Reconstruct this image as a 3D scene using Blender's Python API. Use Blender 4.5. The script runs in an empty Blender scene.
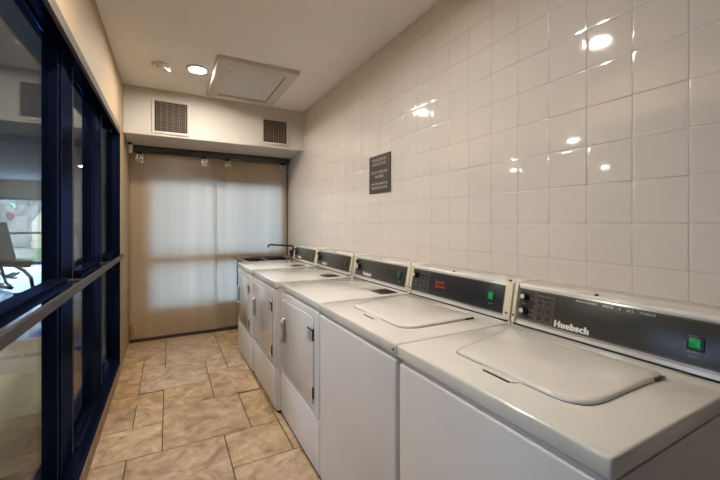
import bpy, bmesh, math, random
from mathutils import Vector, Matrix
random.seed(7)
R = math.radians
scene = bpy.context.scene
COL = scene.collection

# ------------------------------------------------------------------ materials
def lin(c):
    r = []
    for v in c:
        v = v / 255.0
        r.append(v / 12.92 if v <= .04045 else ((v + .055) / 1.055) ** 2.4)
    return (r[0], r[1], r[2], 1.0)

def mat(name, rgb, rough=.5, metal=0.0, var=0.0, scale=8.0, bump=0.0, bscale=60.0, coat=0.0, spec=.5, rvar=0.0):
    m = bpy.data.materials.new(name)
    m.use_nodes = True
    nt = m.node_tree
    b = nt.nodes['Principled BSDF']
    b.inputs['Base Color'].default_value = lin(rgb)
    b.inputs['Roughness'].default_value = rough
    b.inputs['Metallic'].default_value = metal
    b.inputs['Specular IOR Level'].default_value = spec
    b.inputs['Coat Weight'].default_value = coat
    tc = nt.nodes.new('ShaderNodeTexCoord')
    if var > 0 or rvar > 0:
        n = nt.nodes.new('ShaderNodeTexNoise')
        n.inputs['Scale'].default_value = scale
        n.inputs['Detail'].default_value = 5
        nt.links.new(tc.outputs['Object'], n.inputs['Vector'])
        if var > 0:
            rp = nt.nodes.new('ShaderNodeMapRange')
            rp.inputs[1].default_value = .3; rp.inputs[2].default_value = .7
            rp.inputs[3].default_value = 1 - var; rp.inputs[4].default_value = 1 + var
            nt.links.new(n.outputs['Fac'], rp.inputs[0])
            mx = nt.nodes.new('ShaderNodeVectorMath'); mx.operation = 'SCALE'
            mx.inputs[0].default_value = lin(rgb)[:3]
            nt.links.new(rp.outputs[0], mx.inputs['Scale'])
            nt.links.new(mx.outputs[0], b.inputs['Base Color'])
        if rvar > 0:
            rr = nt.nodes.new('ShaderNodeMapRange')
            rr.inputs[1].default_value = .3; rr.inputs[2].default_value = .7
            rr.inputs[3].default_value = rough - rvar; rr.inputs[4].default_value = rough + rvar
            nt.links.new(n.outputs['Fac'], rr.inputs[0])
            nt.links.new(rr.outputs[0], b.inputs['Roughness'])
    if bump > 0:
        n2 = nt.nodes.new('ShaderNodeTexNoise')
        n2.inputs['Scale'].default_value = bscale
        n2.inputs['Detail'].default_value = 3
        nt.links.new(tc.outputs['Object'], n2.inputs['Vector'])
        bp = nt.nodes.new('ShaderNodeBump')
        bp.inputs['Strength'].default_value = bump
        bp.inputs['Distance'].default_value = .01
        nt.links.new(n2.outputs['Fac'], bp.inputs['Height'])
        nt.links.new(bp.outputs[0], b.inputs['Normal'])
    return m

def emis(name, rgb, strength):
    m = bpy.data.materials.new(name); m.use_nodes = True
    nt = m.node_tree; nt.nodes.clear()
    o = nt.nodes.new('ShaderNodeOutputMaterial'); e = nt.nodes.new('ShaderNodeEmission')
    e.inputs[0].default_value = lin(rgb); e.inputs[1].default_value = strength
    nt.links.new(e.outputs[0], o.inputs[0])
    return m

def glass(name, tint=(235, 240, 240), f0=.04, rough=0.0):
    # clear sheet: straight-through transmission plus a Schlick mirror term on each face
    m = bpy.data.materials.new(name); m.use_nodes = True
    nt = m.node_tree; nt.nodes.clear()
    o = nt.nodes.new('ShaderNodeOutputMaterial')
    t = nt.nodes.new('ShaderNodeBsdfTransparent'); t.inputs[0].default_value = lin(tint)
    g = nt.nodes.new('ShaderNodeBsdfGlossy'); g.inputs['Roughness'].default_value = rough
    geo = nt.nodes.new('ShaderNodeNewGeometry')
    d = nt.nodes.new('ShaderNodeVectorMath'); d.operation = 'DOT_PRODUCT'
    nt.links.new(geo.outputs['Normal'], d.inputs[0]); nt.links.new(geo.outputs['Incoming'], d.inputs[1])
    def M(op, a, b=None):
        n = nt.nodes.new('ShaderNodeMath'); n.operation = op
        for i, v in enumerate((a, b)):
            if v is None: continue
            if isinstance(v, (int, float)): n.inputs[i].default_value = v
            else: nt.links.new(v, n.inputs[i])
        return n.outputs[0]
    a = M('ABSOLUTE', d.outputs['Value'])
    p = M('POWER', M('SUBTRACT', 1.0, a), 5.0)
    f = M('MULTIPLY', M('ADD', M('MULTIPLY', p, 1 - f0), f0), .68)
    mx = nt.nodes.new('ShaderNodeMixShader')
    nt.links.new(f, mx.inputs[0]); nt.links.new(t.outputs[0], mx.inputs[1]); nt.links.new(g.outputs[0], mx.inputs[2])
    nt.links.new(mx.outputs[0], o.inputs[0])
    return m

def frosted(name, rgb, trans):
    m = bpy.data.materials.new(name); m.use_nodes = True
    nt = m.node_tree; nt.nodes.clear()
    o = nt.nodes.new('ShaderNodeOutputMaterial')
    d = nt.nodes.new('ShaderNodeBsdfDiffuse'); t = nt.nodes.new('ShaderNodeBsdfTranslucent')
    tc = nt.nodes.new('ShaderNodeTexCoord'); mp = nt.nodes.new('ShaderNodeMapping')
    mp.inputs['Scale'].default_value = (9, 9, .25)
    n = nt.nodes.new('ShaderNodeTexNoise'); n.inputs['Scale'].default_value = 1.0; n.inputs['Detail'].default_value = 3
    nt.links.new(tc.outputs['Object'], mp.inputs[0]); nt.links.new(mp.outputs[0], n.inputs['Vector'])
    rp = nt.nodes.new('ShaderNodeMapRange')
    rp.inputs[1].default_value = .3; rp.inputs[2].default_value = .7; rp.inputs[3].default_value = .9; rp.inputs[4].default_value = 1.05
    nt.links.new(n.outputs['Fac'], rp.inputs[0])
    for nd, cc in ((d, rgb), (t, (225, 225, 222))):
        sc_ = nt.nodes.new('ShaderNodeVectorMath'); sc_.operation = 'SCALE'
        sc_.inputs[0].default_value = lin(cc)[:3]
        nt.links.new(rp.outputs[0], sc_.inputs['Scale']); nt.links.new(sc_.outputs[0], nd.inputs[0])
    mx = nt.nodes.new('ShaderNodeMixShader'); mx.inputs[0].default_value = trans
    nt.links.new(d.outputs[0], mx.inputs[1]); nt.links.new(t.outputs[0], mx.inputs[2])
    g = nt.nodes.new('ShaderNodeBsdfGlossy'); g.inputs['Roughness'].default_value = .28
    m2 = nt.nodes.new('ShaderNodeMixShader'); m2.inputs[0].default_value = .06
    nt.links.new(mx.outputs[0], m2.inputs[1]); nt.links.new(g.outputs[0], m2.inputs[2])
    nt.links.new(m2.outputs[0], o.inputs[0])
    return m

def floor_tile_mat():
    m = bpy.data.materials.new('floor_tile'); m.use_nodes = True
    nt = m.node_tree; b = nt.nodes['Principled BSDF']
    tc = nt.nodes.new('ShaderNodeTexCoord')
    at = nt.nodes.new('ShaderNodeAttribute'); at.attribute_name = 'tile_id'
    off = nt.nodes.new('ShaderNodeVectorMath'); off.operation = 'MULTIPLY_ADD'
    nt.links.new(at.outputs['Color'], off.inputs[0]); off.inputs[1].default_value = (37, 53, 71)
    nt.links.new(tc.outputs['Object'], off.inputs[2])
    n1 = nt.nodes.new('ShaderNodeTexNoise'); n1.inputs['Scale'].default_value = 8; n1.inputs['Detail'].default_value = 8; n1.inputs['Roughness'].default_value = .62; n1.inputs['Distortion'].default_value = .9
    n2 = nt.nodes.new('ShaderNodeTexNoise'); n2.inputs['Scale'].default_value = 24; n2.inputs['Detail'].default_value = 6; n2.inputs['Roughness'].default_value = .7
    for n in (n1, n2): nt.links.new(off.outputs[0], n.inputs['Vector'])
    cr = nt.nodes.new('ShaderNodeValToRGB')
    e = cr.color_ramp.elements
    e[0].position = .28; e[0].color = lin((122, 94, 62))
    e[1].position = .74; e[1].color = lin((212, 184, 146))
    for p, c in ((.40, (154, 122, 84)), (.50, (176, 140, 98)), (.60, (188, 156, 116))):
        q = e.new(p); q.color = lin(c)
    nt.links.new(n1.outputs['Fac'], cr.inputs[0])
    mr = nt.nodes.new('ShaderNodeMapRange'); mr.inputs[1].default_value = .3; mr.inputs[2].default_value = .7; mr.inputs[3].default_value = .84; mr.inputs[4].default_value = 1.14
    nt.links.new(n2.outputs['Fac'], mr.inputs[0])
    sep = nt.nodes.new('ShaderNodeSeparateColor'); nt.links.new(at.outputs['Color'], sep.inputs[0])
    tv = nt.nodes.new('ShaderNodeMapRange'); tv.inputs[3].default_value = 1.05; tv.inputs[4].default_value = 1.2
    nt.links.new(sep.outputs[1], tv.inputs[0])
    mu = nt.nodes.new('ShaderNodeMath'); mu.operation = 'MULTIPLY'
    nt.links.new(mr.outputs[0], mu.inputs[0]); nt.links.new(tv.outputs[0], mu.inputs[1])
    sc_ = nt.nodes.new('ShaderNodeVectorMath'); sc_.operation = 'SCALE'
    nt.links.new(cr.outputs[0], sc_.inputs[0]); nt.links.new(mu.outputs[0], sc_.inputs['Scale'])
    hs = nt.nodes.new('ShaderNodeHueSaturation')
    sv = nt.nodes.new('ShaderNodeMapRange'); sv.inputs[3].default_value = .74; sv.inputs[4].default_value = .98
    nt.links.new(sep.outputs[0], sv.inputs[0]); nt.links.new(sv.outputs[0], hs.inputs['Saturation'])
    nt.links.new(sc_.outputs[0], hs.inputs['Color'])
    nt.links.new(hs.outputs[0], b.inputs['Base Color'])
    b.inputs['Roughness'].default_value = .42
    bp = nt.nodes.new('ShaderNodeBump'); bp.inputs['Strength'].default_value = .12; bp.inputs['Distance'].default_value = .004
    nt.links.new(n2.outputs['Fac'], bp.inputs['Height']); nt.links.new(bp.outputs[0], b.inputs['Normal'])
    return m

def plank_mat():
    m = bpy.data.materials.new('gym_floor'); m.use_nodes = True
    nt = m.node_tree; b = nt.nodes['Principled BSDF']
    tc = nt.nodes.new('ShaderNodeTexCoord')
    br = nt.nodes.new('ShaderNodeTexBrick')
    br.inputs['Scale'].default_value = 1.0
    br.inputs['Color1'].default_value = lin((104, 100, 98)); br.inputs['Color2'].default_value = lin((74, 72, 74)); br.inputs['Mortar'].default_value = lin((40, 40, 42))
    br.inputs['Mortar Size'].default_value = .006; br.inputs['Brick Width'].default_value = 1.2; br.inputs['Row Height'].default_value = .18
    nt.links.new(tc.outputs['Object'], br.inputs['Vector'])
    nt.links.new(br.outputs['Color'], b.inputs['Base Color'])
    b.inputs['Roughness'].default_value = .3
    return m

def navy_paint():
    # dark navy-black paint: mostly diffuse with a thin even sheen
    m = bpy.data.materials.new('navy_black_paint'); m.use_nodes = True
    nt = m.node_tree; nt.nodes.clear()
    o = nt.nodes.new('ShaderNodeOutputMaterial'); d = nt.nodes.new('ShaderNodeBsdfDiffuse'); g = nt.nodes.new('ShaderNodeBsdfGlossy')
    tc = nt.nodes.new('ShaderNodeTexCoord'); n = nt.nodes.new('ShaderNodeTexNoise'); n.inputs['Scale'].default_value = 6
    nt.links.new(tc.outputs['Object'], n.inputs['Vector'])
    cr = nt.nodes.new('ShaderNodeValToRGB')
    cr.color_ramp.elements[0].color = lin((10, 12, 22)); cr.color_ramp.elements[1].color = lin((14, 17, 31))
    nt.links.new(n.outputs['Fac'], cr.inputs[0]); nt.links.new(cr.outputs[0], d.inputs[0])
    g.inputs['Color'].default_value = lin((125, 155, 235)); g.inputs['Roughness'].default_value = .22
    mx = nt.nodes.new('ShaderNodeMixShader'); mx.inputs[0].default_value = .1
    nt.links.new(d.outputs[0], mx.inputs[1]); nt.links.new(g.outputs[0], mx.inputs[2]); nt.links.new(mx.outputs[0], o.inputs[0])
    return m

M = {}
M['tile'] = mat('glazed_wall_tile', (227, 216, 203), .05, var=.03, scale=3, bump=.02, bscale=14, spec=1.0)
M['grout'] = mat('wall_grout', (196, 184, 170), .8, var=.06, scale=30)
M['ceil'] = mat('ceiling_paint', (236, 231, 226), .8, var=.02, scale=3, bump=.1, bscale=90)
M['tan'] = mat('tan_paint', (160, 139, 110), .7, var=.03, scale=2, bump=.06, bscale=120)
M['soffit'] = mat('soffit_paint', (198, 191, 181), .7, var=.02, scale=3, bump=.08, bscale=110)
M['dark_wall'] = mat('end_wall_darkened', (92, 82, 74), .8, var=.03)  # darkened so little light bounces onto the near washer's side
M['gymwall'] = mat('gym_wall_paint', (150, 150, 146), .8, var=.03, scale=2)
M['gymceil'] = mat('gym_ceiling_paint', (170, 172, 174), .8, var=.03, scale=2)
M['black'] = navy_paint()
M['rail'] = mat('dark_rail_paint', (50, 46, 45), .5, var=.06, scale=10)
M['taupe'] = mat('taupe_metal_edge', (88, 80, 71), .85, var=.04, scale=8)
M['curb'] = mat('brown_curb', (134, 108, 84), .55, var=.1, scale=10)
M['glass'] = glass('clear_glass')
M['frost'] = frosted('frosted_door_sheet', (214, 188, 152), .48)
M['enamel'] = mat('white_enamel', (224, 219, 211), .16, var=.015, scale=4, coat=.5)
M['enamel_body'] = mat('white_enamel_cabinet', (222, 216, 212), .3, var=.02, scale=4, bump=.03, bscale=220)
M['cream'] = mat('cream_end_cap', (210, 198, 174), .35, var=.04, scale=20)
M['alu'] = mat('brushed_trim', (196, 192, 184), .28, metal=.6, var=.04, scale=20)
M['charcoal'] = mat('charcoal_control_panel', (58, 54, 47), .3, var=.03, scale=30)
M['blackpanel'] = mat('black_control_panel', (33, 32, 33), .3, var=.04, scale=30)
M['blackplastic'] = mat('black_plastic', (18, 18, 18), .35, var=.05, scale=40)
M['silver'] = mat('silver_knob_face', (205, 204, 198), .3, metal=.3, var=.04, scale=40)
M['print'] = mat('white_print', (226, 222, 212), .5, var=.01)
M['dimprint'] = mat('grey_print', (140, 134, 124), .5, var=.01)
M['red'] = mat('red_print', (206, 58, 46), .4, var=.05, scale=60)
M['green'] = mat('green_button', (0, 142, 70), .3, var=.06, scale=60)
M['green_dark'] = mat('dark_green_button', (14, 84, 52), .3, var=.06, scale=60)
M['gap'] = mat('dark_gap_shade', (24, 22, 20), .8, var=.05)  # near-black colour stands in for shade in seams and toe spaces
M['lint'] = mat('dark_lint_flap_and_shade', (46, 42, 38), .4, var=.1, scale=60)  # lint flap colour, also used for painted shade at lids and handles
M['sticker'] = mat('grey_sticker', (176, 176, 178), .5, var=.05, scale=60)
M['navy'] = mat('navy_sticker_head', (44, 48, 92), .5, var=.05, scale=60)
M['white'] = mat('white_plastic', (226, 220, 210), .4, var=.02, scale=10)
M['hatchpanel'] = mat('hatch_panel_texture', (200, 200, 198), .85, var=.06, scale=60, bump=.35, bscale=120)
M['ventdark'] = mat('vent_dark_duct', (42, 34, 28), .9, var=.2, scale=20)
M['ventbars'] = mat('vent_grid_dusty', (150, 132, 112), .6, var=.1, scale=40)
M['track'] = mat('dark_track_metal', (78, 80, 84), .4, metal=.3, var=.05, scale=10)
M['chrome'] = mat('chrome', (220, 220, 220), .12, metal=1, var=.02)
M['clamp'] = mat('bright_clamp_plate', (196, 192, 176), .3, metal=.7, var=.25, scale=70)
M['darkbrown'] = mat('dark_brown_guide', (58, 42, 34), .5, var=.1, scale=20)
M['wood'] = mat('orange_wood_block', (172, 124, 78), .5, var=.15, scale=30)
M['sink'] = mat('dark_sink_composite', (70, 62, 58), .4, var=.1, scale=30)
M['sink_rim'] = mat('grey_brown_sink_rim', (112, 102, 94), .4, var=.08, scale=30)
M['sign'] = mat('brown_sign_plate', (84, 74, 66), .35, var=.04, scale=20)
M['signprint'] = mat('sign_print', (190, 182, 172), .5, var=.01)
M['floor'] = floor_tile_mat()
M['fgrout'] = mat('floor_grout', (88, 68, 48), .85, var=.08, scale=30)
M['gymfloor'] = plank_mat()
M['lamp'] = emis('lamp_lens', (255, 247, 236), 530)
M['gymlamp'] = emis('gym_lamp_lens', (255, 249, 240), 360)
M['balltan'] = mat('tan_vinyl', (206, 188, 166), .35, var=.04, scale=6)
M['ballgreen'] = mat('olive_grey_vinyl', (196, 194, 162), .3, var=.04, scale=6)
M['ballblue'] = mat('blue_vinyl', (66, 104, 186), .3, var=.05, scale=6)
M['pad'] = mat('black_bench_pad', (14, 14, 16), .7, spec=.15, var=.1, scale=20)
M['steel'] = mat('dark_steel_tube', (44, 46, 52), .35, metal=.4, var=.06, scale=20)
M['bark'] = mat('pale_bark', (158, 150, 150), .9, var=.22, scale=5, bump=.5, bscale=12)
M['cutwood'] = mat('cut_limb_wood', (150, 92, 52), .8, var=.15, scale=10)
M['leaf'] = mat('green_leaf', (70, 130, 74), .6, var=.25, scale=6)
M['lawn'] = mat('lawn', (120, 150, 92), .9, var=.18, scale=3)
M['fence'] = mat('fence_board', (206, 186, 168), .8, var=.1, scale=4)
M['concrete'] = mat('pale_path', (206, 190, 176), .9, var=.06, scale=4)

# ------------------------------------------------------------------ mesh helpers
class MB:
    def __init__(self):
        self.bm = bmesh.new()
    def _merge(self, t):
        me = bpy.data.meshes.new('tmp'); t.to_mesh(me); t.free()
        self.bm.from_mesh(me); bpy.data.meshes.remove(me)
        return self
    def box(self, x0, x1, y0, y1, z0, z1, bev=0.0, seg=3, mi=0):
        t = bmesh.new()
        bmesh.ops.create_cube(t, size=1)
        for v in t.verts:
            v.co = Vector(((x0 + x1) / 2 + v.co.x * (x1 - x0), (y0 + y1) / 2 + v.co.y * (y1 - y0), (z0 + z1) / 2 + v.co.z * (z1 - z0)))
        if bev > 0:
            bev = min(bev, .49 * min(abs(x1 - x0), abs(y1 - y0), abs(z1 - z0)))
            bmesh.ops.bevel(t, geom=list(t.edges), offset=bev, segments=seg, profile=.5, affect='EDGES')
        for f in t.faces: f.material_index = mi
        return self._merge(t)
    def prism(self, pts, lo, hi, axis='y', bev=0.0, seg=2):
        # pts in the plane across the axis: y -> (x,z), x -> (y,z), z -> (x,y)
        t = bmesh.new()
        def co(p, a):
            return {'y': (p[0], a, p[1]), 'x': (a, p[0], p[1]), 'z': (p[0], p[1], a)}[axis]
        A = [t.verts.new(co(p, lo)) for p in pts]; B = [t.verts.new(co(p, hi)) for p in pts]
        n = len(pts)
        t.faces.new(A); t.faces.new(B[::-1])
        for i in range(n): t.faces.new((A[i], B[i], B[(i + 1) % n], A[(i + 1) % n]))
        bmesh.ops.recalc_face_normals(t, faces=list(t.faces))
        if bev > 0:
            bmesh.ops.bevel(t, geom=list(t.edges), offset=bev, segments=seg, profile=.5, affect='EDGES')
        return self._merge(t)
    def cyl(self, p0, p1, r0, r1=None, seg=24, bev=0.0):
        r1 = r0 if r1 is None else r1
        p0 = Vector(p0); p1 = Vector(p1); d = p1 - p0
        t = bmesh.new()
        bmesh.ops.create_cone(t, cap_ends=True, segments=seg, radius1=r0, radius2=r1, depth=d.length)
        if bev > 0:
            es = [e for e in t.edges if abs(e.verts[0].co.z - e.verts[1].co.z) < 1e-6]
            bmesh.ops.bevel(t, geom=es, offset=bev, segments=2, profile=.5, affect='EDGES')
        mt = Matrix.Translation((p0 + p1) / 2) @ d.to_track_quat('Z', 'Y').to_matrix().to_4x4()
        bmesh.ops.transform(t, matrix=mt, verts=t.verts)
        return self._merge(t)
    def tube(self, path, r, seg=12):
        path = [Vector(p) for p in path]; rs = r if isinstance(r, (list, tuple)) else [r] * len(path)
        t = bmesh.new(); rings = []
        for i, p in enumerate(path):
            a = path[max(i - 1, 0)]; b = path[min(i + 1, len(path) - 1)]
            q = (b - a).normalized().to_track_quat('Z', 'Y')
            rings.append([t.verts.new(p + q @ Vector((rs[i] * math.cos(k * 2 * math.pi / seg), rs[i] * math.sin(k * 2 * math.pi / seg), 0))) for k in range(seg)])
        for a, b in zip(rings, rings[1:]):
            for k in range(seg): t.faces.new((a[k], a[(k + 1) % seg], b[(k + 1) % seg], b[k]))
        t.faces.new(rings[0][::-1]); t.faces.new(rings[-1])
        bmesh.ops.recalc_face_normals(t, faces=list(t.faces))
        return self._merge(t)
    def lathe(self, prof, center, seg=40):
        # prof: (radius, z) from one end to the other, closed at the axis when radius is 0
        t = bmesh.new(); cx, cy, cz = center; rings = []
        for r, z in prof:
            if r < 1e-6: rings.append([t.verts.new((cx, cy, cz + z))])
            else: rings.append([t.verts.new((cx + r * math.cos(k * 2 * math.pi / seg), cy + r * math.sin(k * 2 * math.pi / seg), cz + z)) for k in range(seg)])
        for a, b in zip(rings, rings[1:]):
            for k in range(seg):
                k2 = (k + 1) % seg
                if len(a) == 1 and len(b) == 1: continue
                if len(a) == 1: t.faces.new((a[0], b[k], b[k2]))
                elif len(b) == 1: t.faces.new((a[k], a[k2], b[0]))
                else: t.faces.new((a[k], a[k2], b[k2], b[k]))
        bmesh.ops.recalc_face_normals(t, faces=list(t.faces))
        return self._merge(t)
    def ball(self, c, r, sz=1.0, u=40, v=24):
        t = bmesh.new()
        bmesh.ops.create_uvsphere(t, u_segments=u, v_segments=v, radius=r)
        for q in t.verts: q.co = Vector((q.co.x, q.co.y, q.co.z * sz)) + Vector(c)
        return self._merge(t)
    def xform(self, m):
        bmesh.ops.transform(self.bm, matrix=m, verts=self.bm.verts); return self
    def build(self, name, material, parent=None, smooth=True, angle=35):
        me = bpy.data.meshes.new(name)
        self.bm.to_mesh(me); self.bm.free()
        for mm in (material if isinstance(material, (list, tuple)) else [material]):
            me.materials.append(mm)
        if smooth and len(me.polygons):
            me.polygons.foreach_set('use_smooth', [True] * len(me.polygons))
            me.set_sharp_from_angle(angle=R(angle))
        o = bpy.data.objects.new(name, me); COL.objects.link(o)
        if parent is not None:
            o.parent = parent
            me.transform(Matrix.Translation(-base_of(parent)))
        return o

BASE = {}
def base_of(o):
    while o.parent is not None: o = o.parent
    return BASE.get(o.name, Vector((0, 0, 0)))

def thing(name, label, cat, loc, group=None):
    o = bpy.data.objects.new(name, None); COL.objects.link(o)
    o.empty_display_size = .1
    o.location = loc; BASE[o.name] = Vector(loc)
    o['label'] = label; o['category'] = cat
    if group: o['group'] = group
    return o
def tag(o, label, cat, group=None, kind=None):
    o['label'] = label; o['category'] = cat
    if group: o['group'] = group
    if kind: o['kind'] = kind
    return o
def recenter(o):
    # put a one-mesh thing's origin at its own base
    vs = [v.co for v in o.data.vertices]
    c = Vector(((min(v.x for v in vs) + max(v.x for v in vs)) / 2, (min(v.y for v in vs) + max(v.y for v in vs)) / 2, min(v.z for v in vs)))
    o.data.transform(Matrix.Translation(-c)); o.location = c; BASE[o.name] = c
    return o
def struct(o, label=None, cat=None):
    o['kind'] = 'structure'
    if label: o['label'] = label
    if cat: o['category'] = cat
    return o
def struct_root(name, loc, label=None, cat=None):
    o = bpy.data.objects.new(name, None); COL.objects.link(o); o.location = loc; BASE[o.name] = Vector(loc)
    return struct(o, label, cat)

def text(parent, name, body, size, at, ux, uy, material, align='LEFT', spacing=1.0, offset=0.0, shear=0.0, depth=.0006, sx=1.0, fat=0.0):
    cu = bpy.data.curves.new('txt', 'FONT'); cu.body = body; cu.size = size
    cu.align_x = align; cu.space_character = spacing; cu.offset = offset; cu.shear = shear; cu.extrude = depth; cu.resolution_u = 3
    o = bpy.data.objects.new('txt', cu); COL.objects.link(o)
    bpy.context.view_layer.update()
    me = bpy.data.meshes.new_from_object(o.evaluated_get(bpy.context.evaluated_depsgraph_get()))
    bpy.data.objects.remove(o); bpy.data.curves.remove(cu)
    if fat:                                  # heavier strokes: the outline widened sideways
        bb = bmesh.new(); bb.from_mesh(me); m2 = me.copy()
        for k in (1, 2):
            m2.transform(Matrix.Translation((fat / 2, 0, -.00002))); bb.from_mesh(m2)
        bb.to_mesh(me); bb.free(); bpy.data.meshes.remove(m2)
    ux = Vector(ux).normalized(); uy = Vector(uy).normalized(); n = ux.cross(uy)
    m3 = Matrix((ux * sx, uy, n)).transposed().to_4x4(); m3.translation = Vector(at) + n * depth
    me.transform(m3); me.transform(Matrix.Translation(-base_of(parent)))
    me.name = name; me.materials.clear(); me.materials.append(material)
    ob = bpy.data.objects.new(name, me); COL.objects.link(ob); ob.parent = parent
    return ob

# ------------------------------------------------------------------ dimensions
H = 1.35                     # eye height
XW = 1.4514                  # tiled wall face
XL = -.395                   # left wall face
ZC = 2.71                    # ceiling
YB = 4.78                    # frosted doors
YS = 4.13                    # soffit face
YE = 5.12                    # outer back wall
YF = -2.2                    # end wall behind the viewpoint

# ------------------------------------------------------------------ room shell
# floor: modular stone-look tiles, laid one by one on a grout bed
def build_floor():
    b = MB(); b.box(-.45, XW + .1, YF, YE, -.08, -.003, mi=1)
    bm = b.bm
    layer = bm.loops.layers.float_color.new('tile_id')
    rects = [(-.74, -.215, 1.70, 2.412), (-.215, .31, 1.70, 2.412), (.31, .66, 2.06, 2.412), (.31, .837, 1.70, 2.06), (.66, 1.185, 2.06, 2.412),
             (-.037, .484, 2.412, 2.955), (.484, .66, 2.412, 2.935), (.66, 1.185, 2.412, 2.935), (-.56, -.037, 2.412, 2.76), (-.212, -.037, 2.76, 3.1), (-.56, -.212, 2.76, 3.1),
             (-.037, .31, 2.955, 3.3), (.31, .66, 2.955, 3.5), (.66, 1.185, 2.935, 3.46), (-.56, -.037, 3.1, 3.285), (-.212, .31, 3.3, 3.79), (-.56, -.212, 3.285, 4.09),
             (-.212, -.03, 3.79, 4.09), (-.56, -.03, 4.09, 4.7), (-.03, .487, 3.79, 4.69), (.31, .487, 3.5, 3.79), (.487, .84, 3.5, 4.05), (.487, .84, 4.05, 4.69), (.84, 1.5, 3.5, 4.69),
             (-.56, -.03, 4.7, 5.12), (-.03, .487, 4.69, 5.12), (.487, 1.5, 4.69, 5.12)]
    y = 1.70
    k = 0
    while y > YF:
        x = -.74 + (.175 * (k % 3))
        while x < 1.5:
            w = random.choice((.525, .35, .525))
            y1 = y
            rects.append((x, x + w, y - .35 if k % 2 else y - .525, y1)); x += w
        y -= .35 if k % 2 else .525
        k += 1
    g = .003
    for (x0, x1, y0, y1) in rects:
        x0 = max(x0, -.44); x1 = min(x1, XW); y0 = max(y0, YF); y1 = min(y1, YE)
        if x1 - x0 < .02 or y1 - y0 < .02: continue
        if (x0, x1) == (.31, .837) : pass
        c = (random.random(), random.random(), random.random(), 1)
        o_ = [bm.verts.new((x, yy, -.003)) for x, yy in ((x0 + g, y0 + g), (x1 - g, y0 + g), (x1 - g, y1 - g), (x0 + g, y1 - g))]
        e = g + .002
        i_ = [bm.verts.new((x, yy, 0)) for x, yy in ((x0 + e, y0 + e), (x1 - e, y0 + e), (x1 - e, y1 - e), (x0 + e, y1 - e))]
        fs = [bm.faces.new(i_)]
        for q in range(4): fs.append(bm.faces.new((o_[q], o_[(q + 1) % 4], i_[(q + 1) % 4], i_[q])))
        for f in fs:
            f.material_index = 0
            for l in f.loops: l[layer] = c
    return struct(b.build('floor', [M['floor'], M['fgrout']], smooth=False), 'tan and brown mottled stone-look floor tiles between the machines and the glass', 'floor')
build_floor()

def build_tiles():
    b = MB(); b.box(XW + .0015, XW + .12, YF, YE, 0, ZC, mi=1)
    bm = b.bm
    tw, th = .1565, .1524
    ya = .497 - 18 * tw
    rnd = random.Random(3)
    for i in range(60):
        y0 = ya + i * tw; y1 = y0 + tw
        if y0 > YE: break
        y0c = max(y0, YF); y1c = min(y1, YE)
        if y1c - y0c < .02: continue
        for k in range(-9, 10):
            z0 = max(H + k * th, 0); z1 = min(H + (k + 1) * th, ZC)
            if z1 - z0 < .015: continue
            g = .0009; e1 = g + .003; e2 = e1 + .008
            tx, tz, dx = rnd.uniform(-.00015, .00015), rnd.uniform(-.00015, .00015), rnd.uniform(-.0001, .0001)
            rings = []
            for off, xx in ((g, .0013), (g + .0006, .0006), (e1, .0003), (e2, .00022)):
                rr = []
                for yy, zz, sy, sz in ((y0c + off, z0 + off, -1, -1), (y0c + off, z1 - off, -1, 1), (y1c - off, z1 - off, 1, 1), (y1c - off, z0 + off, 1, -1)):
                    rr.append(bm.verts.new((XW + xx + (dx + sy * tx + sz * tz if off > g else 0), yy, zz)))
                rings.append(rr)
            for a, c in zip(rings, rings[1:]):
                for q in range(4):
                    f = bm.faces.new((a[q], a[(q + 1) % 4], c[(q + 1) % 4], c[q])); f.material_index = 0
            bm.faces.new(rings[-1])
    bmesh.ops.recalc_face_normals(bm, faces=list(bm.faces))
    return struct(b.build('wall_right', [M['tile'], M['grout']], angle=50), 'glossy cream square wall tiles behind the row of machines', 'wall')
build_tiles()

struct(MB().box(-.45, XW + .12, YF, YE, ZC, ZC + .1).build('ceiling', M['ceil']), 'off-white painted ceiling over the aisle', 'ceiling')
struct(MB().box(XL - .14, XL, YF, 4.42, 2.213, ZC).box(-.445, XL, 3.87, 4.42, 0, 2.213).box(XL - .14, XL, 4.42, YE, 0, ZC).build('wall_left', M['tan']), 'tan painted wall above and beyond the black glazed partition', 'wall')
struct(MB().box(XL, XW, YS, YE, 2.235, ZC, .004, 1).build('trim_1', M['soffit']), 'off-white boxed soffit above the sliding doors', 'soffit')
struct(MB().box(-.55, XW + .12, YF - .1, YF, 0, ZC).build('wall_front', M['dark_wall']), 'unseen end wall of the aisle, darkened to cut bounce light', 'wall')
# back wall with the window opening behind the doors
WX0, WX1, WZ0, WZ1 = -.215, 1.40, .33, 1.89
bw = MB()
y0, y1 = 4.825, YE
bw.box(-.55, WX0, y0, y1, 0, ZC); bw.box(WX1, XW + .12, y0, y1, 0, ZC); bw.box(WX0, WX1, y0, y1, 0, WZ0); bw.box(WX0, WX1, y0, y1, WZ1, ZC)
struct(bw.build('wall_back', M['tan']), 'tan wall behind the frosted doors', 'wall')
w = struct_root('window_1', (.6, 4.825, WZ0), 'daylit window behind the frosted doors', 'window')
f = MB()
f.box(WX0, WX0 + .04, 4.825, 4.875, WZ0, WZ1); f.box(WX1 - .04, WX1, 4.825, 4.875, WZ0, WZ1)
f.box(WX0, WX1, 4.825, 4.875, WZ0, WZ0 + .04); f.box(WX0, WX1, 4.825, 4.875, WZ1 - .04, WZ1)
f.box(WX0, WX1, 4.815, 4.875, .87, .97)
f.build('window_frame', M['black'], w)
MB().box(WX0 + .04, WX1 - .04, 4.860, 4.866, WZ0 + .04, WZ1 - .04).build('glass_pane', M['glass'], w)

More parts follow.
